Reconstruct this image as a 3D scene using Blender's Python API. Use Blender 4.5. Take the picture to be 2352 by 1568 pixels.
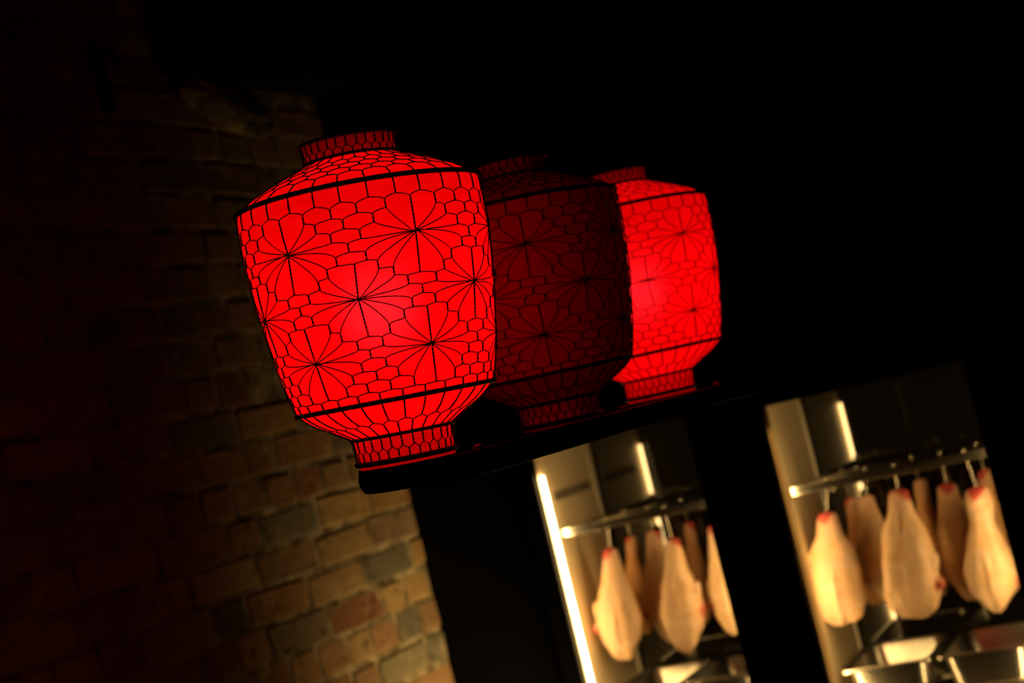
import bpy, bmesh, math, random
from mathutils import Vector, Matrix, noise

# ------------------------------------------------------------------ clear
for o in list(bpy.data.objects):
    bpy.data.objects.remove(o, do_unlink=True)
SC = bpy.context.scene
COL = SC.collection
R = math.radians

# ------------------------------------------------------------------ camera
H = 1.65
yaw, pit, roll = R(26), math.atan(182 / 3600), R(13.7)
F = Vector((-math.sin(yaw) * math.cos(pit), math.cos(yaw) * math.cos(pit), math.sin(pit)))
R0 = Vector((math.cos(yaw), math.sin(yaw), 0))
U0 = R0.cross(F)
RT = R0 * math.cos(roll) - U0 * math.sin(roll)
UP = R0 * math.sin(roll) + U0 * math.cos(roll)
cam = bpy.data.cameras.new('camera')
cam.sensor_width = 36.0
cam.lens = 3600 * 36 / 2352
cam.clip_start = 0.05
cam.clip_end = 60
cam.dof.use_dof = True
cam.dof.focus_distance = 1.80
cam.dof.aperture_fstop = 4.7
camo = bpy.data.objects.new('camera', cam)
camo.matrix_world = Matrix(((RT.x, UP.x, -F.x, 0), (RT.y, UP.y, -F.y, 0), (RT.z, UP.z, -F.z, H), (0, 0, 0, 1)))
COL.objects.link(camo)
SC.camera = camo

# ------------------------------------------------------------------ world, exposure
wd = bpy.data.worlds.new('night')
SC.world = wd
wd.use_nodes = True
wd.node_tree.nodes['Background'].inputs[0].default_value = (1.0, 0.8, 0.55, 1)
wd.node_tree.nodes['Background'].inputs[1].default_value = 0.0006
SC.view_settings.view_transform = 'Standard'
SC.view_settings.look = 'None'
SC.view_settings.gamma = 1.0
SC.view_settings.exposure = 0.0
SC.view_settings.use_curve_mapping = False
try:
    SC.cycles.use_denoising = True
    SC.cycles.max_bounces = 6
    SC.cycles.diffuse_bounces = 3
    SC.cycles.glossy_bounces = 4
    SC.cycles.transparent_max_bounces = 16
    SC.cycles.sample_clamp_indirect = 4.0
    SC.cycles.caustics_reflective = False
    SC.cycles.caustics_refractive = False
except Exception:
    pass

LAMP_POWER = {0: 1.6, 2: 1.45}      # watts of the bulbs inside the two lanterns that are lit
STRIP = 52.0                         # strength of the light strips in the duck cabinet
WARM = (1.0, 0.64, 0.24)

# warm lamp over the work counter in front of the cabinet, below the frame
cl = bpy.data.lights.new('counter_lamp', 'SPOT')
cl.energy = 78.0
cl.color = (1.0, 0.72, 0.30)
cl.shadow_soft_size = 0.14
cl.spot_size = R(104)
cl.spot_blend = 1.0
clo = bpy.data.objects.new('counter_lamp', cl)
clo.location = (-1.78, 3.88, 0.40)
clo.rotation_euler = (Vector((-2.4, 4.02, 0.84)) - Vector(clo.location)).to_track_quat('-Z', 'Y').to_euler()
COL.objects.link(clo)

# ------------------------------------------------------------------ helpers
def mat(name, col=(0.8, 0.8, 0.8), rough=0.5, metal=0.0, spec=0.5):
    m = bpy.data.materials.new(name)
    m.use_nodes = True
    b = m.node_tree.nodes['Principled BSDF']
    b.inputs['Base Color'].default_value = (*col, 1)
    b.inputs['Roughness'].default_value = rough
    b.inputs['Metallic'].default_value = metal
    b.inputs['Specular IOR Level'].default_value = spec
    return m

def N(m, t, **kw):
    n = m.node_tree.nodes.new(t)
    for k, v in kw.items():
        setattr(n, k, v)
    return n

def L(m, a, b):
    m.node_tree.links.new(a, b)

def ramp(m, fac, stops):
    r = N(m, 'ShaderNodeValToRGB')
    el = r.color_ramp.elements
    while len(el) < len(stops):
        el.new(0.5)
    for e, (p, c) in zip(el, stops):
        e.position = p
        e.color = (*c, 1)
    L(m, fac, r.inputs[0])
    return r.outputs[0]

def noise_tex(m, scale, detail=4, coord='Object', rough=0.6):
    tc = N(m, 'ShaderNodeTexCoord')
    n = N(m, 'ShaderNodeTexNoise')
    n.inputs['Scale'].default_value = scale
    n.inputs['Detail'].default_value = detail
    n.inputs['Roughness'].default_value = rough
    L(m, tc.outputs[coord], n.inputs['Vector'])
    return n.outputs['Fac']

def bump(m, h, strength, dist=0.01):
    b = N(m, 'ShaderNodeBump')
    b.inputs['Strength'].default_value = strength
    b.inputs['Distance'].default_value = dist
    L(m, h, b.inputs['Height'])
    L(m, b.outputs[0], m.node_tree.nodes['Principled BSDF'].inputs['Normal'])

class MB:
    """collects shapes into one mesh"""
    def __init__(s):
        s.v, s.f = [], []
    def add(s, vs, fs):
        n = len(s.v)
        s.v += [tuple(v) for v in vs]
        s.f += [tuple(i + n for i in f) for f in fs]
        return s
    def box(s, x0, x1, y0, y1, z0, z1, c=0.0):
        if c <= 0:
            vs = [(x, y, z) for z in (z0, z1) for y in (y0, y1) for x in (x0, x1)]
            return s.add(vs, [(0, 2, 3, 1), (4, 5, 7, 6), (0, 1, 5, 4), (2, 6, 7, 3), (0, 4, 6, 2), (1, 3, 7, 5)])
        bm = bmesh.new()
        bmesh.ops.create_cube(bm, size=1)
        for v in bm.verts:
            v.co = Vector(((x0 + x1) / 2 + v.co.x * (x1 - x0), (y0 + y1) / 2 + v.co.y * (y1 - y0), (z0 + z1) / 2 + v.co.z * (z1 - z0)))
        bmesh.ops.bevel(bm, geom=bm.edges[:], offset=c, segments=2, affect='EDGES', profile=0.5)
        bm.verts.index_update()
        s.add([v.co for v in bm.verts], [tuple(v.index for v in f.verts) for f in bm.faces])
        bm.free()
        return s
    def tube(s, pts, r, n=6, cap=True, closed=False):
        pts = [Vector(p) for p in pts]
        m = len(pts)
        base = len(s.v)
        up = None
        for i, p in enumerate(pts):
            if closed:
                t = pts[(i + 1) % m] - pts[i - 1]
            else:
                t = pts[min(i + 1, m - 1)] - pts[max(i - 1, 0)]
            if t.length < 1e-9:
                t = Vector((0, 0, 1))
            t.normalize()
            if up is None:
                up = Vector((0, 0, 1)) if abs(t.z) < 0.9 else Vector((1, 0, 0))
            a = t.cross(up)
            if a.length < 1e-6:
                a = t.orthogonal()
            a.normalize()
            b = a.cross(t)
            up = b
            rr = r[i] if isinstance(r, (list, tuple)) else r
            for k in range(n):
                q = 2 * math.pi * k / n
                s.v.append(tuple(p + (a * math.cos(q) + b * math.sin(q)) * rr))
        for i in range(m if closed else m - 1):
            j = (i + 1) % m
            for k in range(n):
                l = (k + 1) % n
                s.f.append((base + i * n + k, base + i * n + l, base + j * n + l, base + j * n + k))
        if cap and not closed:
            s.f.append(tuple(base + k for k in reversed(range(n))))
            s.f.append(tuple(base + (m - 1) * n + k for k in range(n)))
        return s
    def lathe(s, prof, n=48, cx=0, cy=0, closed=False):
        base = len(s.v)
        m = len(prof)
        for (r, z) in prof:
            for k in range(n):
                q = 2 * math.pi * k / n
                s.v.append((cx + r * math.cos(q), cy + r * math.sin(q), z))
        for i in range(m if closed else m - 1):
            j = (i + 1) % m
            for k in range(n):
                l = (k + 1) % n
                s.f.append((base + i * n + k, base + i * n + l, base + j * n + l, base + j * n + k))
        return s
    def mesh(s, name, m, smooth=False):
        me = bpy.data.meshes.new(name)
        me.from_pydata(s.v, [], s.f)
        bm = bmesh.new(); bm.from_mesh(me)
        bmesh.ops.recalc_face_normals(bm, faces=bm.faces[:])
        bm.to_mesh(me); bm.free()
        if m:
            me.materials.append(m)
        if smooth:
            for p in me.polygons:
                p.use_smooth = True
        return me
    def build(s, name, m, parent=None, smooth=False):
        return obj(name, s.mesh(name, m, smooth), parent)

def obj(name, me, parent=None):
    o = bpy.data.objects.new(name, me)
    COL.objects.link(o)
    o.parent = parent
    return o

def empty(name, loc=(0, 0, 0), rot=(0, 0, 0)):
    o = bpy.data.objects.new(name, None)
    o.empty_display_size = 0.05
    o.location = loc
    o.rotation_euler = rot
    COL.objects.link(o)
    return o

def tag(o, label, cat, group=None):
    o['label'] = label
    o['category'] = cat
    if group:
        o['group'] = group
    return o

def kind(o, k='structure'):
    o['kind'] = k
    return o

def copy_tree(o, parent=None):
    c = o.copy()
    COL.objects.link(c)
    c.parent = parent
    for ch in o.children:
        copy_tree(ch, c)
    return c

# ------------------------------------------------------------------ materials
BLACK = mat('black_paint', (0.0022, 0.002, 0.0018), 0.6, 0, 0.08)
BLACKWALL = mat('black_wall_paint', (0.005, 0.005, 0.005), 0.9, 0, 0.1)
bump(BLACKWALL, noise_tex(BLACKWALL, 60), 0.3, 0.002)
WIRE = mat('black_wire', (0.004, 0.003, 0.003), 0.55, 0.2, 0.3)
STEEL = mat('brushed_steel', (0.62, 0.58, 0.50), 0.38, 0.9)
_n = noise_tex(STEEL, 40, 3)
bump(STEEL, _n, 0.08, 0.002)
LINER = mat('dull_steel_lining', (0.86, 0.70, 0.45), 0.5, 0.15)
AMBER = bpy.data.materials.new('amber_strip_cover')
AMBER.use_nodes = True
_t = AMBER.node_tree; _t.nodes.clear()
_o = _t.nodes.new('ShaderNodeOutputMaterial'); _a = _t.nodes.new('ShaderNodeBsdfTranslucent'); _a.inputs[0].default_value = (0.16, 0.13, 0.09, 1)
_t.links.new(_a.outputs[0], _o.inputs[0])
CHROME = mat('polished_steel', (0.66, 0.62, 0.54), 0.27, 1.0)
DARKSTEEL = mat('dark_rack_steel', (0.09, 0.08, 0.06), 0.28, 1.0)
REAR = mat('black_rear_glass', (0.010, 0.009, 0.006), 0.03, 0, 0.75)
HOLE = mat('vent_hole_black', (0.01, 0.008, 0.005), 0.8)
MORTAR = mat('sandy_mortar', (0.5, 0.4, 0.28), 0.95, 0, 0.1)
_n = noise_tex(MORTAR, 14, 6)
L(MORTAR, ramp(MORTAR, _n, [(0.35, (0.07, 0.05, 0.025)), (0.5, (0.20, 0.14, 0.07)), (0.68, (0.42, 0.32, 0.18))]), MORTAR.node_tree.nodes['Principled BSDF'].inputs['Base Color'])
bump(MORTAR, noise_tex(MORTAR, 45, 6), 0.8, 0.01)

def brick_mat():
    m = mat('old_brick', (0.4, 0.2, 0.1), 0.92, 0, 0.1)
    oi = N(m, 'ShaderNodeObjectInfo')
    geo = N(m, 'ShaderNodeNewGeometry')
    add = N(m, 'ShaderNodeMath', operation='ADD')
    L(m, oi.outputs['Random'], add.inputs[0]); L(m, geo.outputs['Random Per Island'], add.inputs[1])
    fr = N(m, 'ShaderNodeMath', operation='FRACT')
    L(m, add.outputs[0], fr.inputs[0])
    base = ramp(m, fr.outputs[0], [(0.0, (0.18, 0.075, 0.035)), (0.2, (0.27, 0.14, 0.05)), (0.42, (0.32, 0.20, 0.075)), (0.62, (0.20, 0.11, 0.05)), (0.78, (0.28, 0.14, 0.06)), (0.93, (0.11, 0.095, 0.06)), (1.0, (0.34, 0.23, 0.10))])
    tc = N(m, 'ShaderNodeTexCoord')
    mp = N(m, 'ShaderNodeVectorMath', operation='ADD')
    sc = N(m, 'ShaderNodeCombineXYZ')
    mul = N(m, 'ShaderNodeMath', operation='MULTIPLY'); mul.inputs[1].default_value = 37.0
    L(m, oi.outputs['Random'], mul.inputs[0])
    for i in range(3):
        L(m, mul.outputs[0], sc.inputs[i])
    L(m, tc.outputs['Object'], mp.inputs[0]); L(m, sc.outputs[0], mp.inputs[1])
    n1 = N(m, 'ShaderNodeTexNoise'); n1.inputs['Scale'].default_value = 9; n1.inputs['Detail'].default_value = 6
    n2 = N(m, 'ShaderNodeTexNoise'); n2.inputs['Scale'].default_value = 34; n2.inputs['Detail'].default_value = 5
    L(m, mp.outputs[0], n1.inputs['Vector']); L(m, mp.outputs[0], n2.inputs['Vector'])
    lime = ramp(m, n1.outputs['Fac'], [(0.55, (0, 0, 0)), (0.78, (0.6, 0.6, 0.6))])
    mx = N(m, 'ShaderNodeMix', data_type='RGBA')
    L(m, lime, mx.inputs[0]); L(m, base, mx.inputs[6]); mx.inputs[7].default_value = (0.40, 0.28, 0.14, 1)
    pits = ramp(m, n2.outputs['Fac'], [(0.28, (0.35, 0.35, 0.35)), (0.42, (1, 1, 1))])
    m2 = N(m, 'ShaderNodeMix', data_type='RGBA', blend_type='MULTIPLY')
    m2.inputs[0].default_value = 1
    L(m, mx.outputs[2], m2.inputs[6]); L(m, pits, m2.inputs[7])
    L(m, m2.outputs[2], m.node_tree.nodes['Principled BSDF'].inputs['Base Color'])
    bump(m, n2.outputs['Fac'], 0.7, 0.006)
    return m
BRICK = brick_mat()

def cloth_mat():
    m = bpy.data.materials.new('red_lantern_cloth')
    m.use_nodes = True
    nt = m.node_tree
    nt.nodes.clear()
    out = nt.nodes.new('ShaderNodeOutputMaterial')
    uv = N(m, 'ShaderNodeUVMap')
    sep = N(m, 'ShaderNodeSeparateXYZ')
    L(m, uv.outputs[0], sep.inputs[0])
    th = []
    for i, k in ((0, 2 * math.pi * 640), (1, 2 * math.pi * 275)):
        a = N(m, 'ShaderNodeMath', operation='MULTIPLY'); a.inputs[1].default_value = k
        L(m, sep.outputs[i], a.inputs[0])
        b = N(m, 'ShaderNodeMath', operation='SINE'); L(m, a.outputs[0], b.inputs[0])
        th.append(b.outputs[0])
    mxx = N(m, 'ShaderNodeMath', operation='MAXIMUM'); L(m, th[0], mxx.inputs[0]); L(m, th[1], mxx.inputs[1])
    # thread value 0 (gap between threads) .. 1 (thread)
    wv = N(m, 'ShaderNodeMapRange'); wv.inputs[1].default_value = -1.0; wv.inputs[2].default_value = 0.9
    wv.inputs[3].default_value = 1.35; wv.inputs[4].default_value = 0.88
    L(m, mxx.outputs[0], wv.inputs[0])
    # slubs and slight unevenness of the cloth
    tc = N(m, 'ShaderNodeTexCoord')
    mp = N(m, 'ShaderNodeMapping'); mp.inputs['Scale'].default_value = (9, 9, 60)
    L(m, tc.outputs['Object'], mp.inputs[0])
    nz = N(m, 'ShaderNodeTexNoise'); nz.inputs['Scale'].default_value = 3; nz.inputs['Detail'].default_value = 5
    L(m, mp.outputs[0], nz.inputs['Vector'])
    mr = N(m, 'ShaderNodeMapRange'); mr.inputs[1].default_value = 0.3; mr.inputs[2].default_value = 0.7
    mr.inputs[3].default_value = 0.9; mr.inputs[4].default_value = 1.08
    L(m, nz.outputs['Fac'], mr.inputs[0])
    f = N(m, 'ShaderNodeMath', operation='MULTIPLY'); L(m, wv.outputs[0], f.inputs[0]); L(m, mr.outputs[0], f.inputs[1])
    vm = N(m, 'ShaderNodeVectorMath', operation='SCALE'); vm.inputs[0].default_value = (0.95, 0.0016, 0.005)
    L(m, f.outputs[0], vm.inputs['Scale'])
    tr = N(m, 'ShaderNodeBsdfTranslucent'); L(m, vm.outputs[0], tr.inputs[0])
    df = N(m, 'ShaderNodeBsdfDiffuse'); df.inputs[0].default_value = (0.95, 0.002, 0.004, 1)
    # forward scattering through the threads: soft glow around the bulb
    rf = N(m, 'ShaderNodeBsdfRefraction'); rf.inputs['Roughness'].default_value = 1.0; rf.inputs['IOR'].default_value = 1.32
    v2 = N(m, 'ShaderNodeVectorMath', operation='SCALE'); v2.inputs[0].default_value = (0.7, 0.026, 0.058)
    wv2 = N(m, 'ShaderNodeMapRange'); wv2.inputs[1].default_value = -1.0; wv2.inputs[2].default_value = 0.8
    wv2.inputs[3].default_value = 4.0; wv2.inputs[4].default_value = 0.45
    L(m, mxx.outputs[0], wv2.inputs[0])
    L(m, wv2.outputs[0], v2.inputs['Scale']); L(m, v2.outputs[0], rf.inputs[0])
    m1 = N(m, 'ShaderNodeMixShader'); m1.inputs[0].default_value = 0.62
    L(m, tr.outputs[0], m1.inputs[1]); L(m, df.outputs[0], m1.inputs[2])
    m2 = N(m, 'ShaderNodeMixShader'); m2.inputs[0].default_value = 0.035
    L(m, m1.outputs[0], m2.inputs[1]); L(m, rf.outputs[0], m2.inputs[2])
    L(m, m2.outputs[0], out.inputs[0])
    return m
CLOTH = cloth_mat()

def emit_mat(name, col, s):
    m = bpy.data.materials.new(name)
    m.use_nodes = True
    nt = m.node_tree; nt.nodes.clear()
    e = nt.nodes.new('ShaderNodeEmission'); e.inputs[0].default_value = (*col, 1); e.inputs[1].default_value = s
    o = nt.nodes.new('ShaderNodeOutputMaterial')
    nt.links.new(e.outputs[0], o.inputs[0])
    return m
LED = emit_mat('warm_light_strip', WARM, STRIP)

def glass_mat():
    m = bpy.data.materials.new('door_glass')
    m.use_nodes = True
    nt = m.node_tree; nt.nodes.clear()
    o = nt.nodes.new('ShaderNodeOutputMaterial')
    t = nt.nodes.new('ShaderNodeBsdfTransparent'); t.inputs[0].default_value = (0.97, 0.97, 0.95, 1)
    g = nt.nodes.new('ShaderNodeBsdfGlossy'); g.inputs['Roughness'].default_value = 0.02
    fr = nt.nodes.new('ShaderNodeFresnel'); fr.inputs[0].default_value = 1.3
    mx = nt.nodes.new('ShaderNodeMixShader')
    nt.links.new(fr.outputs[0], mx.inputs[0]); nt.links.new(t.outputs[0], mx.inputs[1]); nt.links.new(g.outputs[0], mx.inputs[2])
    nt.links.new(mx.outputs[0], o.inputs[0])
    return m
GLASS = glass_mat()

def skin_mat():
    m = mat('plucked_duck_skin', (0.8, 0.6, 0.4), 0.5, 0, 0.4)
    at = N(m, 'ShaderNodeAttribute', attribute_name='tint')
    nz = noise_tex(m, 45, 5)
    r = ramp(m, nz, [(0.3, (0.86, 0.80, 0.72)), (0.62, (1, 1, 1))])
    mx = N(m, 'ShaderNodeMix', data_type='RGBA', blend_type='MULTIPLY'); mx.inputs[0].default_value = 1
    L(m, at.outputs['Color'], mx.inputs[6]); L(m, r, mx.inputs[7])
    b = m.node_tree.nodes['Principled BSDF']
    L(m, mx.outputs[2], b.inputs['Base Color'])
    b.inputs['Subsurface Weight'].default_value = 0.0
    bump(m, noise_tex(m, 160, 3), 0.3, 0.001)
    return m
SKIN = skin_mat()

# ------------------------------------------------------------------ room shell
XW = -2.4
YF = 4.0
kind(MB().box(-2.6, 3.0, -2.0, 4.8, -0.05, 0.0).build('floor', mat('dark_floor', (0.03, 0.025, 0.02), 0.6)))
kind(MB().box(-2.6, 3.0, -2.0, 4.8, 3.25, 3.3).build('ceiling', BLACKWALL))
# black painted wall above and beside the built-in cabinet
wb = MB().box(XW - 0.2, 3.0, 4.0, 4.7, 1.98, 3.25).box(-0.62, 3.0, 4.0, 4.7, 0.0, 1.98).build('wall_back', BLACKWALL)
kind(wb)
bk = kind(MB().box(XW + 0.001, 3.0, 3.27, 3.999, 2.73, 3.249, 0.012).build('trim_1', BLACKWALL))
# brick wall: mortar bed + single bricks
wl = MB().box(XW - 0.2, XW - 0.0005, -2.0, 4.7, 0.0, 3.25).build('wall_left', MORTAR)
kind(wl)

def proj(p):
    v = Vector(p) - Vector((0, 0, H))
    D = v.dot(F)
    if D < 0.1:
        return None
    return 1176 + 3600 * v.dot(RT) / D, 784 - 3600 * v.dot(UP) / D, D

rng = random.Random(11)
COURSE = 0.0925
def brick_mesh(length, h, seed):
    q = random.Random(seed)
    b = 0.0022
    vs = []
    def ring(x, ins, jit):
        for (sy, sz) in ((-1, -1), (1, -1), (1, 1), (-1, 1)):
            for (fy, fz) in (((1, 0.8), (0.8, 1)) if sy * sz > 0 else ((0.8, 1), (1, 0.8))):
                y = sy * (length / 2 - ins) * 1.0
                z = sz * (h / 2 - ins)
                if fy < 1: y -= sy * 0.005
                if fz < 1: z -= sz * 0.005
                vs.append((x + q.uniform(-jit, jit), y + q.uniform(-jit, jit), z + q.uniform(-jit, jit)))
    ring(-0.03, 0.0, 0.0005)
    ring(0.0, 0.001, 0.0014)
    ring(b, 0.006, 0.0026)
    fs = []
    for k in range(2):
        for i in range(8):
            j = (i + 1) % 8
            fs.append((k * 8 + i, k * 8 + j, (k + 1) * 8 + j, (k + 1) * 8 + i))
    fs.append(tuple(range(16, 24)))
    return vs, fs
BV = {}
for nm, ln in (('s', 0.258), ('h', 0.122), ('q', 0.19)):
    for k in range(5):
        mb = MB(); vs, fs = brick_mesh(ln, 0.080, hash((k, len(nm))) % 1000 + k * 31 + int(ln * 1000))
        mb.add(vs, fs)
        BV[nm, k] = (ln, mb.mesh('brick', BRICK, False), vs, fs)
cands = []
nc = int(3.2 / COURSE)
for c in range(nc):
    z = 0.008 + COURSE * (c + 0.5)
    y = 0.9 + rng.uniform(0, 0.11) + (0.11 if c % 2 else 0)
    if c % 5 == 2:
        seq = lambda: 'h'
    else:
        seq = lambda: rng.choice('sssshhq')
    while y < YF - 0.02:
        t = seq()
        k = rng.randrange(5)
        ln = BV[t, k][0]
        if y + ln > YF + 0.06:
            break
        yc = y + ln / 2
        zz = z + 0.004 * math.sin(yc * 5 + c * 0.4) + rng.uniform(-0.0016, 0.0016)
        dx = rng.uniform(-0.0016, 0.0016)
        cands.append((t, k, XW + dx, yc, zz, rng.uniform(-0.012, 0.012)))
        y += ln + rng.uniform(0.009, 0.014)
vis = []
for c in cands:
    p = proj((c[2], c[3], c[4]))
    if p and -110 < p[0] < 1130 and -90 < p[1] < 1660 and not (c[3] > 3.27 and c[4] > 2.73) \
            and not (620 < p[0] < 1100 and 420 < p[1] < 960):
        vis.append((p[2], c))
vis.sort(key=lambda a: a[0])
near = set(id(c) for _, c in vis[:300])
rest = MB()
for _, c in vis:
    t, k, x, y, z, rz = c
    if id(c) in near:
        o = obj('brick', BV[t, k][1], wl)
        o.location = (x, y, z)
        o.rotation_euler = (rz, 0, 0)
    else:
        rest.add([(x + a, y + b, z + d) for a, b, d in BV[t, k][2]], BV[t, k][3])
if rest.v:
    kind(rest.build('brick_remainder', BRICK, wl), 'stuff')

# rough plaster lump on the wall under the bulkhead
lump = bmesh.new()
bmesh.ops.create_icosphere(lump, subdivisions=4, radius=1)
for v in lump.verts:
    d = 1 + 0.35 * noise.noise(v.co * 1.7) + 0.15 * noise.noise(v.co * 5)
    v.co = Vector((v.co.x * 0.045 * d, v.co.y * 0.20 * d, v.co.z * 0.05 * d + 0.06 * math.sin(v.co.y * 2.2) * -0.6))
me = bpy.data.meshes.new('plaster_patch'); lump.to_mesh(me); lump.free(); me.materials.append(MORTAR)
for p in me.polygons: p.use_smooth = True
pl = obj('plaster_patch', me, wl); pl.location = (XW + 0.004, 3.50, 2.66)
# dark iron bracket on the upper wall
br = empty('iron_bracket', (XW + 0.006, 3.03, 2.70))
MB().box(0, 0.012, -0.02, 0.02, -0.09, 0.08, 0.003).build('plate', BLACK, br)
MB().tube([(0.008, 0, 0.06), (0.05, 0, 0.065), (0.06, 0, 0.04), (0.05, 0, 0.02)], 0.006, 8).build('hook', BLACK, br)
tag(br, 'dark iron bracket fixed high on the brick wall', 'bracket')

# ------------------------------------------------------------------ lanterns
PX = 0.000528
ST = 737.0                     # height of the lantern in profile units
PROF = [(0, 110), (20, 108), (45, 107), (66, 157), (82, 195), (104, 240), (120, 266), (132, 281), (150, 284), (225, 284), (300, 279),
        (365, 273), (450, 260), (510, 251), (560, 240), (603, 229), (620, 212), (634, 194), (654, 160), (677, 122), (681, 117), (737, 113)]
def rad(s):
    for (a, ra), (b, rb) in zip(PROF, PROF[1:]):
        if s <= b:
            t = max(0, (s - a) / (b - a))
            return ra + (rb - ra) * t
    return PROF[-1][1]
COLN = 30
CA = 2 * math.pi / COLN
def P(c, s, off=1.6):
    a = c * CA
    r = (rad(s) + off) * PX
    return Vector((r * math.cos(a), r * math.sin(a), (ST - s) * PX))

def bez(p, n):
    out = []
    for i in range(n + 1):
        t = i / n
        u = 1 - t
        out.append((u**3 * p[0][0] + 3 * u * u * t * p[1][0] + 3 * u * t * t * p[2][0] + t**3 * p[3][0],
                    u**3 * p[0][1] + 3 * u * u * t * p[1][1] + 3 * u * t * t * p[2][1] + t**3 * p[3][1]))
    return out

def make_net():
    q = random.Random(5)
    w = MB()
    WR = 1.18 * PX
    def curve(pts, off=1.6):
        w.tube([P(c, s, off) for c, s in pts], WR, 4, cap=False)
    def twist(c0, s0, c1, s1, amp=0.95, pitch=18.0):
        ln = abs(s1 - s0) + abs(rad(s1) - rad(s0)) * 0.7
        n = max(4, int(ln / 2.6))
        ph0 = q.uniform(0, 6)
        eye = q.choice((0, 0, 0, .12, .88)) if ln > 14 else 0
        for k in (0, 1):
            pts = []
            for i in range(n + 1):
                t = i / n
                c = c0 + (c1 - c0) * t; s = s0 + (s1 - s0) * t
                ph = ph0 + k * math.pi + 2 * math.pi * ln * t / pitch
                e = 1.0 + (1.3 * math.exp(-((t - eye) / .13) ** 2) if eye else 0)
                pts.append(P(c + e * amp * math.cos(ph) / (rad(s) * CA), s, 1.8 + amp * math.sin(ph)))
            w.tube(pts, WR, 4, cap=False)
    rows = {1: 193, 2: 219, 3: 246, 4: 272, 5: 294, 6: 316, 7: 337, 8: 361, 9: 384, 10: 408, 11: 431, 12: 455, 13: 478, 14: 502,
            15: 525, 16: 549, 17: 573}
    span = {r: (s - 8.5, s + 8.5) for r, s in rows.items()}
    span[0] = (110, 172)
    span[-1] = (95, 103); span[-2] = (82, 89); span[-3] = (70, 76); span[-4] = (46, 62)
    span[18] = (586, 648); span[19] = (657, 680)
    stars = []
    for k in range(6):
        stars.append((4, 5.0 * k, 256)); stars.append((9, 5.0 * k + 2.5, 378)); stars.append((14, 5.0 * k, 498))
    def wrap(c):
        return round(c % COLN, 3) % COLN
    absorbed, special = {}, {}
    for (r0, c0, ss) in stars:
        sc = (c0 + q.uniform(-.08, .08), ss + q.uniform(-3, 3))
        special[(r0 - 3, wrap(c0))] = ('up', sc)
        special[(r0 + 3, wrap(c0))] = ('down', sc)
        for dr, dcs in ((-2, (.5,)), (-1, (0, 1)), (0, (.5, 1.5)), (1, (0, 1)), (2, (.5,))):
            for dc in dcs:
                for sg in (1, -1):
                    absorbed[(r0 + dr, wrap(c0 + sg * dc))] = sc
    V = {}
    for r in range(-4, 20):
        for k in range(COLN):
            c = k + (0.5 if r % 2 == 0 else 0)
            if (r, wrap(c)) in absorbed:
                continue
            jc = q.uniform(-.09, .09) if 0 < r < 18 else q.uniform(-.04, .04)
            js = q.uniform(-2, 2) if 0 < r < 18 else 0
            a, b = span[r]
            V[(r, wrap(c))] = [c + jc, a + js, b + js]
    def unw(c, ref):
        while c - ref > COLN / 2: c -= COLN
        while ref - c > COLN / 2: c += COLN
        return c
    def spoke(n, sc, down):
        cs = unw(sc[0], n[0]); ss = sc[1]
        dc, ds = cs - n[0], ss - n[1]
        k = 0.55 if abs(dc) < 1.3 else 0.75
        sgn = 1 if down else -1
        c1 = (n[0] + dc * 0.05, n[1] + sgn * max(3.5, abs(ds) * (0.22 if abs(dc) < 1.8 else 0.5)))
        c2 = (n[0] + dc * 0.52, n[1] + ds * (0.66 if abs(dc) < 1.8 else 0.86))
        end = (cs + q.uniform(-.07, .07), ss + q.uniform(-2, 2))
        curve(bez([n, c1, c2, end], 9), 2.0 + q.uniform(-.3, 1.0))
    for (r, c), (cc, a, b) in V.items():
        sp = special.get((r, c))
        if sp and sp[0] == 'up':
            twist(cc, a, unw(sp[1][0], cc), sp[1][1])
        elif sp and sp[0] == 'down':
            twist(unw(sp[1][0], cc), sp[1][1], cc, b)
        else:
            twist(cc, a, cc, b)
        # below
        if not (sp and sp[0] == 'up') and r < 19:
            for d in (-.5, .5):
                key = (r + 1, wrap(c + d))
                if key in V:
                    n = V[key]
                    c2 = unw(n[0], cc)
                    ds = n[1] - b
                    curve(bez([(cc, b), (cc + (c2 - cc) * .50, b + ds * .28), (c2 - (c2 - cc) * .03, b + ds * .42), (c2, n[1])], 5))
                elif key in absorbed:
                    spoke((cc, b), absorbed[key], True)
        if not (sp and sp[0] == 'down') and r > -4:
            for d in (-.5, .5):
                key = (r - 1, wrap(c + d))
                if key in absorbed:
                    spoke((cc, a), absorbed[key], False)
    # collars
    for k in range(COLN):
        j = q.uniform(-.06, .06)
        twist(k + j, 1, k + j, 25, 1.0)
        twist(k + .5, 32, k + .5, 44, 1.0)
        for d in (-.5, .5):
            curve([(k + j, 25), (k + d, 32)])
        twist(k + j, 682, k + j, 708, 1.0)
        twist(k + .5, 716, k + .5, 735, 1.0)
        for d in (-.5, .5):
            curve([(k + j, 708), (k + d, 716)])
    # binding knots at the flower centres
    for (r0, c0, ss) in stars:
        sc = absorbed[(r0, wrap(c0 + .5))]
        bmk = bmesh.new()
        bmesh.ops.create_icosphere(bmk, subdivisions=1, radius=1)
        o = P(sc[0], sc[1], 2.6)
        ax = P(sc[0] + .1, sc[1]) - P(sc[0] - .1, sc[1]); ax.normalize()
        zz = Vector((0, 0, 1)); ou = Vector((o.x, o.y, 0)).normalized()
        vs = [o + (ax * v.co.x * 3.4 + zz * v.co.z * 4.2 + ou * v.co.y * 2.0) * PX for v in bmk.verts]
        bmk.verts.index_update()
        w.add(vs, [tuple(v.index for v in f.verts) for f in bmk.faces])
        bmk.free()
    return w.mesh('wire_net', WIRE, True)

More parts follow.
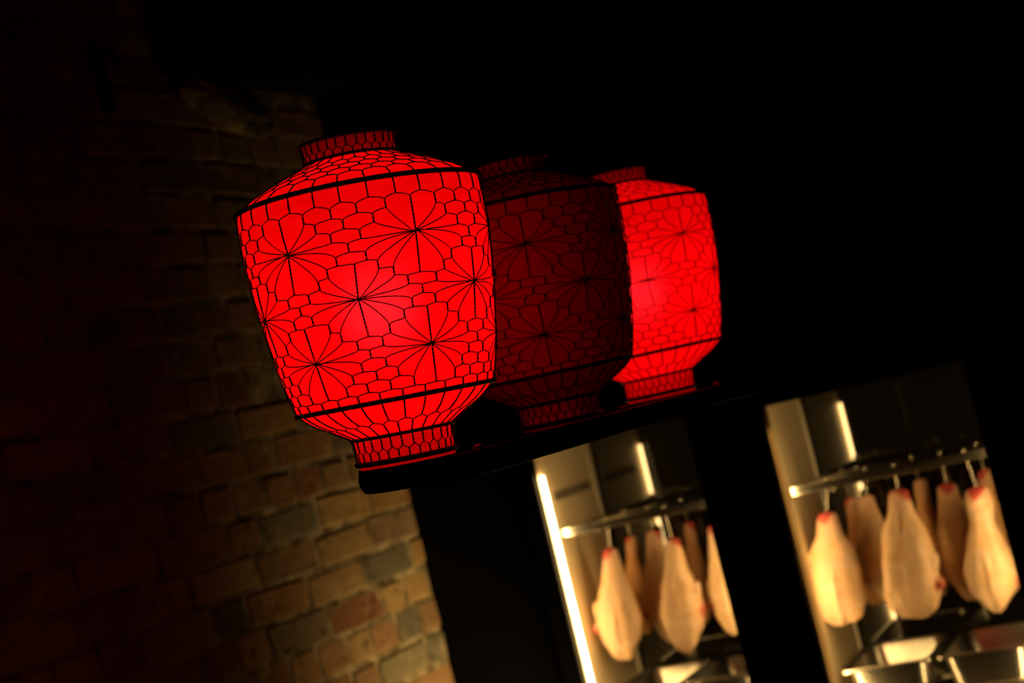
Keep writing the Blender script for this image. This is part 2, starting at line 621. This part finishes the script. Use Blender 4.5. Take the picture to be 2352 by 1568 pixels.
def make_cloth():
    me = bpy.data.meshes.new('cloth_shade')
    n = 150
    ss = []
    s = 0.0
    while s < ST + 14:
        ss.append(s); s += 5.0 if (s < 140 or s > 590) else 9.0
    ss.append(ST + 19)
    vs, fs, uv = [], [], []
    for s in ss:
        for k in range(n + 1):
            a = 2 * math.pi * k / n
            r = rad(s)
            ca, sa = math.cos(a), math.sin(a)
            wr = 0
            if s > 140 and s < 600:
                wr = 2.2 * noise.noise(Vector((ca * 3.0, sa * 3.0, s / 150)))
            elif s < 50 or s > 680:
                wr = 2.5 * noise.noise(Vector((ca * 6.0, sa * 6.0, s / 90)))
            else:
                wr = 1.6 * noise.noise(Vector((ca * 6.0, sa * 6.0, s / 40)))
            r = (r - 2.4 + wr) * PX
            vs.append((r * ca, r * sa, (ST - s) * PX))
            uv.append((k / n, s / ST))
    m = n + 1
    for i in range(len(ss) - 1):
        for k in range(n):
            fs.append((i * m + k, i * m + k + 1, (i + 1) * m + k + 1, (i + 1) * m + k))
    me.from_pydata(vs, [], fs)
    ul = me.uv_layers.new(name='UVMap')
    for li, lp in enumerate(me.loops):
        ul.data[li].uv = uv[lp.vertex_index]
    me.materials.append(CLOTH)
    for p in me.polygons: p.use_smooth = True
    return me

def hoop_mesh(s, r, flat=1.0):
    mb = MB()
    n = 96
    pts = [((rad(s) + 3.0) * PX * math.cos(2 * math.pi * i / n), (rad(s) + 3.0) * PX * math.sin(2 * math.pi * i / n), (ST - s) * PX) for i in range(n)]
    mb.tube(pts, r * PX, 8, closed=True)
    return mb.mesh('hoop', WIRE, True)

net, cloth = make_net(), make_cloth()
hoops = [hoop_mesh(1, 4.6), hoop_mesh(45, 4.2), hoop_mesh(133, 5.6), hoop_mesh(604, 5.2), hoop_mesh(681, 4.2), hoop_mesh(738, 6.2)]
cap = MB().lathe([(0, -0.0120), (0.0593, -0.0120), (0.0596, -0.0070), (0.0606, -0.0070), (0.0620, -0.0130), (0.0634, -0.0200), (0.0627, -0.027), (0.0592, -0.0345), (0.057, -0.0362), (0, -0.0362)], 64).mesh('base_cap', BLACK, False)
post = MB().lathe([(0, -0.0135), (0.012, -0.0135), (0.012, 0.01), (0.1130 * 0.52, 0.012), (0.1130 * 0.52, 0.0145), (0, 0.0145)], 48)
spokes = MB()
for k in range(4):
    a = k * math.pi / 2 + 0.4
    spokes.tube([(0.03 * math.cos(a), 0.03 * math.sin(a), -0.0135), (0.052 * math.cos(a), 0.052 * math.sin(a), 0.001)], 0.0022, 6)
base_spk = spokes.mesh('foot_wire', WIRE)

hb = MB().lathe([(0, (ST - 52) * PX), (93 * PX, (ST - 52) * PX), (93 * PX, (ST - 56) * PX), (22 * PX, (ST - 60) * PX), (22 * PX, (ST - 120) * PX), (0, (ST - 120) * PX)], 40)  # added unseen disc in the neck, cuts bulb light to the top collar
for k in range(3):
    a = k * 2 * math.pi / 3
    hb.tube([(85 * PX * math.cos(a), 85 * PX * math.sin(a), (ST - 50) * PX), (106 * PX * math.cos(a), 106 * PX * math.sin(a), (ST - 47) * PX)], 0.0015, 6)
baffle = hb.mesh('neck_baffle', BLACK)
# x, y, z of the base, lean (about y), rotation, label
LANT = [((-0.975, 1.642, 1.642), R(3.4), -37.3 + 0, 'brightly lit red cloth lantern in black wire net, nearest and largest of three'),
        ((-0.978, 2.106, 1.637), R(1.9), -65.0, 'unlit dark red lantern in black wire net between the two glowing ones'),
        ((-0.986, 2.547, 1.640), R(1.5), -31.0, 'lit red lantern in black wire net at the far end of the row')]
for i, (loc, lean, rz, lab) in enumerate(LANT):
    g = empty('wire_lantern', loc)
    g.rotation_mode = 'ZXY'
    g.rotation_euler = (R(0.3), lean, 0)
    tag(g, lab, 'lantern', 'red wire lanterns in a row')
    for nm, me in [('cloth_shade', cloth), ('wire_net', net)] + [('hoop', h) for h in hoops] + [('foot_wire', base_spk)]:
        o = obj(nm, me, g)
        o.rotation_euler = (0, 0, R(rz))
        if nm in ('wire_net', 'foot_wire'):
            o['kind'] = 'stuff'
    obj('base_cap', cap, g)
    obj('neck_baffle', baffle, g)
    if i in LAMP_POWER:
        li = bpy.data.lights.new('lantern_bulb', 'POINT')
        li.energy = LAMP_POWER[i]
        li.color = (1.0, 0.80, 0.55)
        li.shadow_soft_size = 0.028
        lo = bpy.data.objects.new('lantern_bulb', li)
        lo.location = (0, 0, (ST - 394) * PX)
        COL.objects.link(lo); lo.parent = g
# black steel rail that carries the lanterns
rail = empty('lantern_rail', (-0.880, 1.6, 1.60))
MB().box(-0.022, 0.022, 0.0, 2.398, 0.0, 0.03, 0.002).build('beam', BLACK, rail)
for (x, y, z), *_ in LANT:
    MB().box(-0.045, -0.021, y - 1.6 - 0.02, y - 1.6 + 0.02, -0.004 if y < 2 else -0.002, 0.0045, 0.001).build('arm', BLACK, rail)
    b = MB().lathe([(0, 0.036), (0.006, 0.0355), (0.008, 0.033), (0.008, 0.03), (0, 0.03)], 16, -0.012, y - 1.6 + 0.03).build('bolt', DARKSTEEL, rail)
tag(rail, 'black steel rail running beneath the three lanterns to the back wall', 'rail')

# ------------------------------------------------------------------ display cabinet
W1 = (-1.972, -1.492)
W2 = (-1.282, -0.742)
ZT1, ZT2 = 1.556, 1.535
CB = 4.62
cab = empty('duck_display_cabinet', (-1.5, 4.3, 0))
tag(cab, 'black built-in display cabinet with two lit glass doors beside the brick wall', 'display cabinet')
def cpart(name, mb, m, parent=cab, smooth=False):
    # geometry is written in world coordinates; shift to the cabinet's base
    bx, by = (-1.5, 4.3)
    mb.v = [(x - bx, y - by, z) for x, y, z in mb.v]
    return mb.build(name, m, parent, smooth)
# black outer carcass with openings
cpart('body', MB()
      .box(XW - 0.0, -2.02, 4.0, CB, 0.0, 1.98)        # left of the first door
      .box(-1.45, -1.335, 4.0, CB, 0.0, 1.98)          # middle post
      .box(-0.70, -0.62, 4.0, CB, 0.0, 1.98)
      .box(XW, -0.62, 4.0, CB, 1.60, 1.98)
      .box(XW, -0.62, 4.0, CB, 0.0, 0.32), BLACK)
def door(x0, x1, zt, nm):
    # black door frame, its glass and the steel lining behind it
    f = MB()
    f.box(x0 - 0.052, x0, 3.965, 4.004, 0.34, zt + 0.08, 0.004)
    f.box(x1, x1 + 0.052, 3.965, 4.004, 0.34, zt + 0.08, 0.004)
    f.box(x0, x1, 3.965, 4.004, zt, zt + 0.08, 0.003)
    f.box(x0, x1, 3.965, 4.004, 0.34, 0.42, 0.003)
    d = cpart('door', f, BLACK)
    cpart('glass_pane', MB().box(x0 - 0.004, x1 + 0.004, 3.985, 3.989, 0.41, zt + 0.004), GLASS, d)
    return d
door(*W1, ZT1, 'a')
door(*W2, ZT2, 'b')
YB = 4.40
def bay(x0, x1, zt, zr, zl, hidden):
    xl = x0 - (0.004 if not hidden else 0.012)
    # steel side walls, top, floor
    cpart('side_panel', MB().box(xl - 0.012, xl, 4.004, YB, 0.40, zt + 0.03), LINER)
    cpart('side_panel', MB().box(x1 + 0.006, x1 + 0.018, 4.004, YB, 0.40, zt + 0.03), LINER if False else BLACK)
    cpart('top_panel', MB().box(xl, x1 + 0.006, 4.004, YB, zt + 0.03, zt + 0.04), BLACK)
    cpart('floor_panel', MB().box(xl, x1 + 0.006, 4.004, YB, 0.38, 0.40), LINER)
    cpart('rear_glass', MB().box(xl - 0.012, x1 + 0.018, YB, YB + 0.012, 0.38, zt + 0.04), REAR)
    # folded edges where the lining meets the door and the rear glass
    cpart('corner_trim', MB().box(xl, xl + 0.005, YB - 0.03, YB - 0.022, 0.40, zt + 0.028, 0.001), STEEL)
    # light strip
    lx = xl + 0.008
    z1 = 1.482 if not hidden else 1.470
    st = cpart('light_strip', MB().box(xl + 0.003, xl + 0.0115, 4.013, 4.021, 0.42, z1, 0.002), LED)
    cpart('light_strip', MB().box(x1 - 0.001, x1 + 0.0055, 4.012, 4.023, 0.42, z1, 0.002), LED)
    cpart('strip_shield', MB().box(x1 - 0.010, x1 + 0.006, 4.0045, 4.0075, 0.40, zt + 0.028, 0.0008), BLACK)  # added plate out of sight, keeps this strip's light off the brick wall
    if hidden:
        # the channel that hides the strip from the room
        cpart('strip_shield', MB().box(x0 - 0.010, x0 + 0.0095, 4.0045, 4.0075, 0.40, zt + 0.028, 0.0008), AMBER)
    # hanging rack
    rk = MB().box(x0 + 0.004, x1 - 0.002, 4.050, 4.056, zr - 0.011, zr + 0.011, 0.003)
    rk = cpart('rack_front_bar', rk, CHROME)
    bars = MB()
    for k, yy in enumerate((4.11, 4.17, 4.23, 4.29, 4.35)):
        bars.tube([(x0 + 0.006, yy, zr), (x1 - 0.004, yy, zr)], 0.0038, 8)
        cpart('rack_bar', bars, DARKSTEEL); bars = MB()
    for xx in (x0 + 0.01, x0 + 0.16, x0 + 0.32, x1 - 0.008):
        cpart('rack_cross_bar', MB().tube([(xx, 4.058, zr - 0.002), (xx, 4.355, zr - 0.002)], 0.003, 8), DARKSTEEL)
    cpart('stud', MB().lathe([(0, zr - 0.02), (0.005, zr - 0.019), (0.006, zr - 0.013), (0.004, zr - 0.008), (0, zr - 0.008)], 12, x0 + 0.118, 4.052), CHROME)
    # runners for the pans
    for yy in (4.10, 4.34):
        cpart('pan_runner', MB().box(x0 - 0.002, x1 + 0.004, yy - 0.006, yy + 0.006, zl - 0.112, zl - 0.104), STEEL)
    # vent slots in the side wall
    vs = MB()
    if not hidden:
        for k in range(15):
            yy = 4.085 + k * 0.0175
            vs.box(xl - 0.001, xl + 0.0012, yy, yy + 0.0095, 1.402, 1.428)
        kind(cpart('vent_slots', vs, HOLE), 'stuff')
bay(*W1, ZT1, 1.31, 0.835, False)
bay(*W2, ZT2, 1.295, 0.80, True)

# steel pans on the runners
def pan(w, d, h):
    e = empty('steel_pan')
    bm = bmesh.new()
    def rr(hx, hy, r, z, n=5):
        out = []
        for (cx, cy, a0) in ((hx - r, hy - r, 0), (-hx + r, hy - r, 90), (-hx + r, -hy + r, 180), (hx - r, -hy + r, 270)):
            for i in range(n + 1):
                a = R(a0 + 90 * i / n)
                out.append(bm.verts.new((cx + r * math.cos(a), cy + r * math.sin(a), z)))
        return out
    lv = [(w/2, d/2, .022, -0.006), (w/2, d/2, .022, 0.0), (w/2 - .003, d/2 - .003, .02, 0.002), (w/2 - .012, d/2 - .012, .03, 0.001), (w/2 - .016, d/2 - .016, .04, -0.006),
          (w/2 - .022, d/2 - .022, .045, -h * .8), (w/2 - .03, d/2 - .03, .04, -h + .006), (w/2 - .045, d/2 - .045, .03, -h),
          (w/2 - .045, d/2 - .045, .03, -h - .0015), (w/2 - .029, d/2 - .029, .04, -h + .004), (w/2 - .0205, d/2 - .0205, .045, -h * .8), (w/2 - .0145, d/2 - .0145, .04, -0.008)]
    rings = [rr(*l) for l in lv]
    for a, b in zip(rings, rings[1:]):
        for i in range(len(a)):
            j = (i + 1) % len(a)
            bm.faces.new((a[i], a[j], b[j], b[i]))
    bm.faces.new(rings[7]); bm.faces.new(list(reversed(rings[8])))
    bmesh.ops.recalc_face_normals(bm, faces=bm.faces[:])
    me = bpy.data.meshes.new('tray'); bm.to_mesh(me); bm.free()
    me.materials.append(CHROME)
    for p in me.polygons: p.use_smooth = True
    return me
pm = pan(0.252, 0.325, 0.10)
pm2 = pan(0.228, 0.31, 0.10)
for (x, y, z, me, lab) in ((-1.158, 4.235, 0.800, pm, 'empty steel pan under the ducks in the larger cabinet window, beside the steel side wall'),
                       (-0.893, 4.235, 0.800, pm, 'empty steel pan in the larger cabinet window, right of the other pan'),
                       (-1.838, 4.215, 0.835, pm2, 'empty steel pan under the ducks in the smaller cabinet window, beside the light strip'),
                       (-1.605, 4.215, 0.835, pm2, 'empty steel pan in the smaller cabinet window, next to the middle post')):
    o = obj('steel_pan', me)
    o.location = (x, y, z)
    tag(o, lab, 'pan', 'steel pans on the cabinet runners')

# ------------------------------------------------------------------ ducks
def smoothstep(a, b, x):
    t = max(0, min(1, (x - a) / (b - a)))
    return t * t * (3 - 2 * t)
def spline(keys, t):
    for (a, va), (b, vb) in zip(keys, keys[1:]):
        if t <= b:
            u = smoothstep(a, b, t) * 0.5 + 0.5 * max(0, (t - a) / (b - a))
            return va + (vb - va) * u
    return keys[-1][1]

def ellipsoid(bm, c, r, rot=(0, 0, 0)):
    M = Matrix.Translation(c) @ Matrix.Rotation(rot[2], 4, 'Z') @ Matrix.Rotation(rot[1], 4, 'Y') @ Matrix.Rotation(rot[0], 4, 'X') @ Matrix.Diagonal((*r, 1))
    bmesh.ops.create_uvsphere(bm, u_segments=20, v_segments=14, radius=1, matrix=M)

def carcass(Lg, W, D, keys, seed, twin=0.0, cleft=0.0, groove=0.15, wings=((-1, .62), (1, .6)), red=1.0, tone=(0.80, 0.55, 0.37), bulge=0.0):
    """one plucked duck hanging from its neck end: z=0 at the top, widest low down"""
    bm = bmesh.new()
    nu, nv = 40, 44
    q = random.Random(seed)
    off = Vector((q.uniform(0, 50), q.uniform(0, 50), 0))
    rings = []
    hd0 = q.uniform(0, 9)
    for i in range(nv + 1):
        t = i / nv
        w = W * spline(keys, t)
        d = D * spline([(0, .32), (.12, .42), (.3, .62), (.55, 1.0), (.75, .95), (.92, .55), (1, .12)], t)
        d = min(d, w * 1.6)
        row = []
        for k in range(nu):
            a = 2 * math.pi * k / nu
            x, y = math.cos(a), math.sin(a)
            g = groove * 0.85 * math.exp(-(x / 0.34) ** 2) * smoothstep(.2, .45, t) * (1 if y < 0 else .5)
            keel = 0.15 * math.exp(-(x / 0.12) ** 2) * smoothstep(.4, .6, t) * (1 - smoothstep(.8, .95, t))
            rr = 1 - g + keel
            z = -Lg * t
            if twin and t > .8:
                z += Lg * twin * math.exp(-(x / .22) ** 2) * smoothstep(.8, 1.0, t)
                rr *= 1
            if cleft and t < .4:
                rr *= 1 - cleft * math.exp(-(x / .16) ** 2) * smoothstep(.02, .12, t) * (1 - smoothstep(.28, .4, t))
            nn = 1 + 0.10 * noise.noise(Vector((x * 1.3, y * 1.3, t * 4)) + off) + 0.055 * noise.noise(Vector((x * 3.2, y * 3.2, t * 9)) + off)
            z += Lg * 0.075 * noise.noise(Vector((x * 2.4, y * 1.2, hd0)) + off) * smoothstep(.7, .98, t)
            row.append(bm.verts.new((x * w * rr * nn, y * d * rr * nn, z)))
        rings.append(row)
    for a, b in zip(rings, rings[1:]):
        for k in range(nu):
            l = (k + 1) % nu
            bm.faces.new((a[k], a[l], b[l], b[k]))
    bm.faces.new(list(reversed(rings[0]))); bm.faces.new(rings[-1])
    # shoulder / neck stump
    ellipsoid(bm, (0.002, 0, -0.006), (W * spline(keys, 0) * 1.02, D * .34, 0.013))
    if bulge:
        ellipsoid(bm, (-0.004, -0.006, -Lg * .09), (W * bulge, D * .6, Lg * .10))
    tips = []
    for sd, tt in wings:
        w = W * spline(keys, tt)
        ellipsoid(bm, (sd * w * .86, -D * .12, -Lg * tt), (0.014, 0.017, Lg * .13), (0, sd * 0.25, 0))
        ellipsoid(bm, (sd * (w + .002), -D * .22, -Lg * (tt + .12)), (0.013, 0.012, Lg * .05), (0, -sd * 0.5, 0))
        tips.append(Vector((sd * (w + .004), -D * .22, -Lg * (tt + .14))))
    if twin:
        for sd in (-1, 1):
            ellipsoid(bm, (sd * W * .24, 0, -Lg * .955), (W * .17, D * .2, Lg * .05), (0, sd * -.1, 0))
    me = bpy.data.meshes.new('tmp'); bm.to_mesh(me); bm.free()
    o = bpy.data.objects.new('tmp', me); COL.objects.link(o)
    m = o.modifiers.new('r', 'REMESH'); m.mode = 'VOXEL'; m.voxel_size = 0.0038
    s = o.modifiers.new('s', 'SMOOTH'); s.iterations = 5; s.factor = 0.6
    dg = bpy.context.evaluated_depsgraph_get()
    me2 = bpy.data.meshes.new_from_object(o.evaluated_get(dg))
    bpy.data.objects.remove(o, do_unlink=True); bpy.data.meshes.remove(me)
    me2.name = 'carcass'
    me2.materials.clear(); me2.materials.append(SKIN)
    ca = me2.color_attributes.new('tint', 'FLOAT_COLOR', 'POINT')
    REDC = Vector((0.50, 0.06, 0.05)); PINK = Vector((0.80, 0.46, 0.34)); T = Vector(tone); YEL = Vector((0.82, 0.52, 0.27))
    for i, v in enumerate(me2.vertices):
        c = T.copy()
        z = -v.co.z / Lg
        nn = noise.noise(v.co * 22 + off)
        c = c.lerp(YEL, max(0, min(.8, .35 + nn)) * (1 if T.x > .7 else 0))
        k = (1 - smoothstep(0.0, 0.048, z + 0.03 * nn + 0.04 * math.sin(v.co.x * 90 + seed))) * red
        c = c.lerp(PINK * (T.x / .80), min(1, (1 - smoothstep(.02, .22, z)) * .7))
        c = c.lerp(REDC, min(1, k))
        for tp in tips:
            dd = (v.co - tp).length
            c = c.lerp(REDC, .9 * (1 - smoothstep(.010, .028, dd)))
        ca.data[i].color = (*c, 1)
    for p in me2.polygons: p.use_smooth = True
    return me2

K_SLIM = [(0, .36), (.08, .40), (.2, .42), (.35, .62), (.6, 1.0), (.78, .92), (.92, .55), (1, .25)]
K_WIDE = [(0, .34), (.06, .40), (.16, .46), (.32, .78), (.58, 1.0), (.8, .98), (.93, .80), (1, .45)]
K_PEAR = [(0, .30), (.1, .40), (.25, .50), (.42, .80), (.65, 1.0), (.8, .85), (.93, .55), (1, .18)]
K_BULB = [(0, .40), (.06, .50), (.14, .50), (.26, .44), (.42, .66), (.65, 1.0), (.82, .86), (.94, .5), (1, .2)]
K_SLOP = [(0, .40), (.08, .46), (.2, .58), (.4, .82), (.6, 1.0), (.8, .80), (.93, .45), (1, .15)]

GRP1, GRP2 = 'plucked ducks in the smaller cabinet window', 'plucked ducks in the larger cabinet window'
# top (x,y,z), bottom x, bottom z, half width, half depth, keys, options, hook top (x, z), yaw, group, label
DUCKS = [
 ((-1.854, 4.10, 1.233), -1.890, .920, .070, .056, K_PEAR, dict(twin=.05, groove=.16, wings=((-1, .58),)), (-1.845, 1.312), 0.15, GRP1,
  'pale plucked duck with two blunt ends below, hanging nearest the light strip'),
 ((-1.868, 4.30, 1.236), -1.900, .955, .052, .045, K_SLIM, dict(tone=(.66, .33, .12), wings=()), (-1.868, 1.312), 0.6, GRP1,
  'dull orange duck hanging behind the pale one that has two blunt ends'),
 ((-1.768, 4.235, 1.246), -1.800, .930, .056, .048, K_SLOP, dict(tone=(.88, .62, .40), cleft=.3), (-1.762, 1.312), -0.5, GRP1,
  'plucked duck with a bright red neck stump squeezed between its neighbours, smaller window'),
 ((-1.661, 4.10, 1.227), -1.694, .915, .064, .052, K_PEAR, dict(groove=.3, wings=((1, .5),)), (-1.666, 1.312), 0.25, GRP1,
  'pale duck with a pointed bottom and one pink wing stub, smaller window'),
 ((-1.683, 4.31, 1.242), -1.712, .950, .048, .042, K_SLIM, dict(tone=(.66, .33, .12), wings=()), (-1.68, 1.312), 0.9, GRP1,
  'darkest orange duck, hanging behind the pointed pale one in the smaller window'),
 ((-1.548, 4.15, 1.238), -1.568, .930, .054, .050, K_SLOP, dict(tone=(.86, .60, .38), groove=.35, wings=((-1, .6),)), (-1.545, 1.312), -0.9, GRP1,
  'duck turned sideways beside the middle post, lit along its edge'),
 ((-1.212, 4.10, 1.215), -1.240, .925, .072, .058, K_WIDE, dict(groove=.12, wings=((-1, .45),)), (-1.194, 1.297), 0.2, GRP2,
  'broad pale duck with a rounded bottom, first from the steel side wall'),
 ((-1.196, 4.31, 1.222), -1.205, .925, .050, .045, K_SLIM, dict(tone=(.66, .33, .12), wings=()), (-1.196, 1.297), 0.5, GRP2,
  'dim reddish duck mostly hidden behind the broad pale one'),
 ((-1.135, 4.235, 1.225), -1.142, .930, .054, .046, K_SLOP, dict(tone=(.90, .66, .44), red=.2, groove=.1), (-1.115, 1.297), 0.4, GRP2,
  'smooth slanting duck without a red tip, behind and between two pale ones'),
 ((-1.011, 4.10, 1.238), -1.046, .910, .075, .058, K_WIDE, dict(groove=.30, cleft=.55, wings=((1, .62),)), (-1.007, 1.297), 0.05, GRP2,
  'pale duck split open at the top, in the middle of the larger window'),
 ((-0.998, 4.31, 1.232), -1.020, .920, .050, .045, K_SLIM, dict(tone=(.66, .33, .12), red=.1, wings=()), (-0.998, 1.297), -0.4, GRP2,
  'orange brown duck hanging behind the split pale one'),
 ((-0.912, 4.225, 1.215), -0.922, .905, .066, .048, K_SLOP, dict(tone=(.80, .50, .26), groove=.25, wings=((-1, .6),)), (-0.908, 1.297), -0.3, GRP2,
  'shadowed tan duck with a red tip between the split duck and the bright one'),
 ((-0.811, 4.10, 1.204), -0.838, .888, .072, .058, K_BULB, dict(groove=.15, bulge=.46, wings=((1, .62),)), (-0.822, 1.297), 0.1, GRP2,
  'bright duck with a bulging neck end and one red wing stub'),
 ((-0.822, 4.31, 1.225), -0.815, .925, .056, .045, K_WIDE, dict(tone=(.66, .33, .12), wings=()), (-0.822, 1.297), 0.3, GRP2,
  'deep orange duck hanging behind the bright one with the bulging neck'),
]
for i, (top, bx, bz, hw, hd, keys, opt, hk, yw, grp, lab) in enumerate(DUCKS):
    if top[1] < 4.12:
        k_ = 4.135 / 4.10
        top = (top[0] * k_, 4.135, H + (top[2] - H) * k_)
        bx, bz, hd = bx * k_, H + (bz - H) * k_, hd * .92
    Lg = math.hypot(top[2] - bz, top[0] - bx)
    me = carcass(Lg, hw, hd, keys, 100 + i, **opt)
    e = empty('hanging_duck', top)
    tag(e, lab, 'duck', grp)
    o = obj('carcass', me, e)
    o.rotation_euler = (0, math.atan2(top[0] - bx, top[2] - bz), yw * .4)
    o.rotation_mode = 'ZYX'
    # hook: from the rack bar down into the flesh
    hx, hz = hk[0] - top[0], hk[1] - top[2]
    yb = min((4.054, 4.11, 4.17, 4.23, 4.29, 4.35), key=lambda v: abs(v - top[1])) - top[1]
    zc = hz - 0.0 + 0.008
    pts = []
    for a in range(-30, 211, 24):
        pts.append((hx, yb + 0.010 * math.cos(R(a)), zc + 0.010 * math.sin(R(a)) - 0.002))
    pts = pts[:]
    x_lo = 0.0
    for t in (0.15, .35, .55, .75, .95):
        pts.append((hx + (x_lo - hx) * t, yb * (1 - t), zc - 0.010 - (zc - 0.010 + 0.006) * t))
    pts += [(0.004, 0.004, -0.018), (0.010, 0.008, -0.014), (0.012, 0.01, -0.004)]
    h = MB().tube(pts, 0.0022, 8).build('hook', CHROME, e, True)
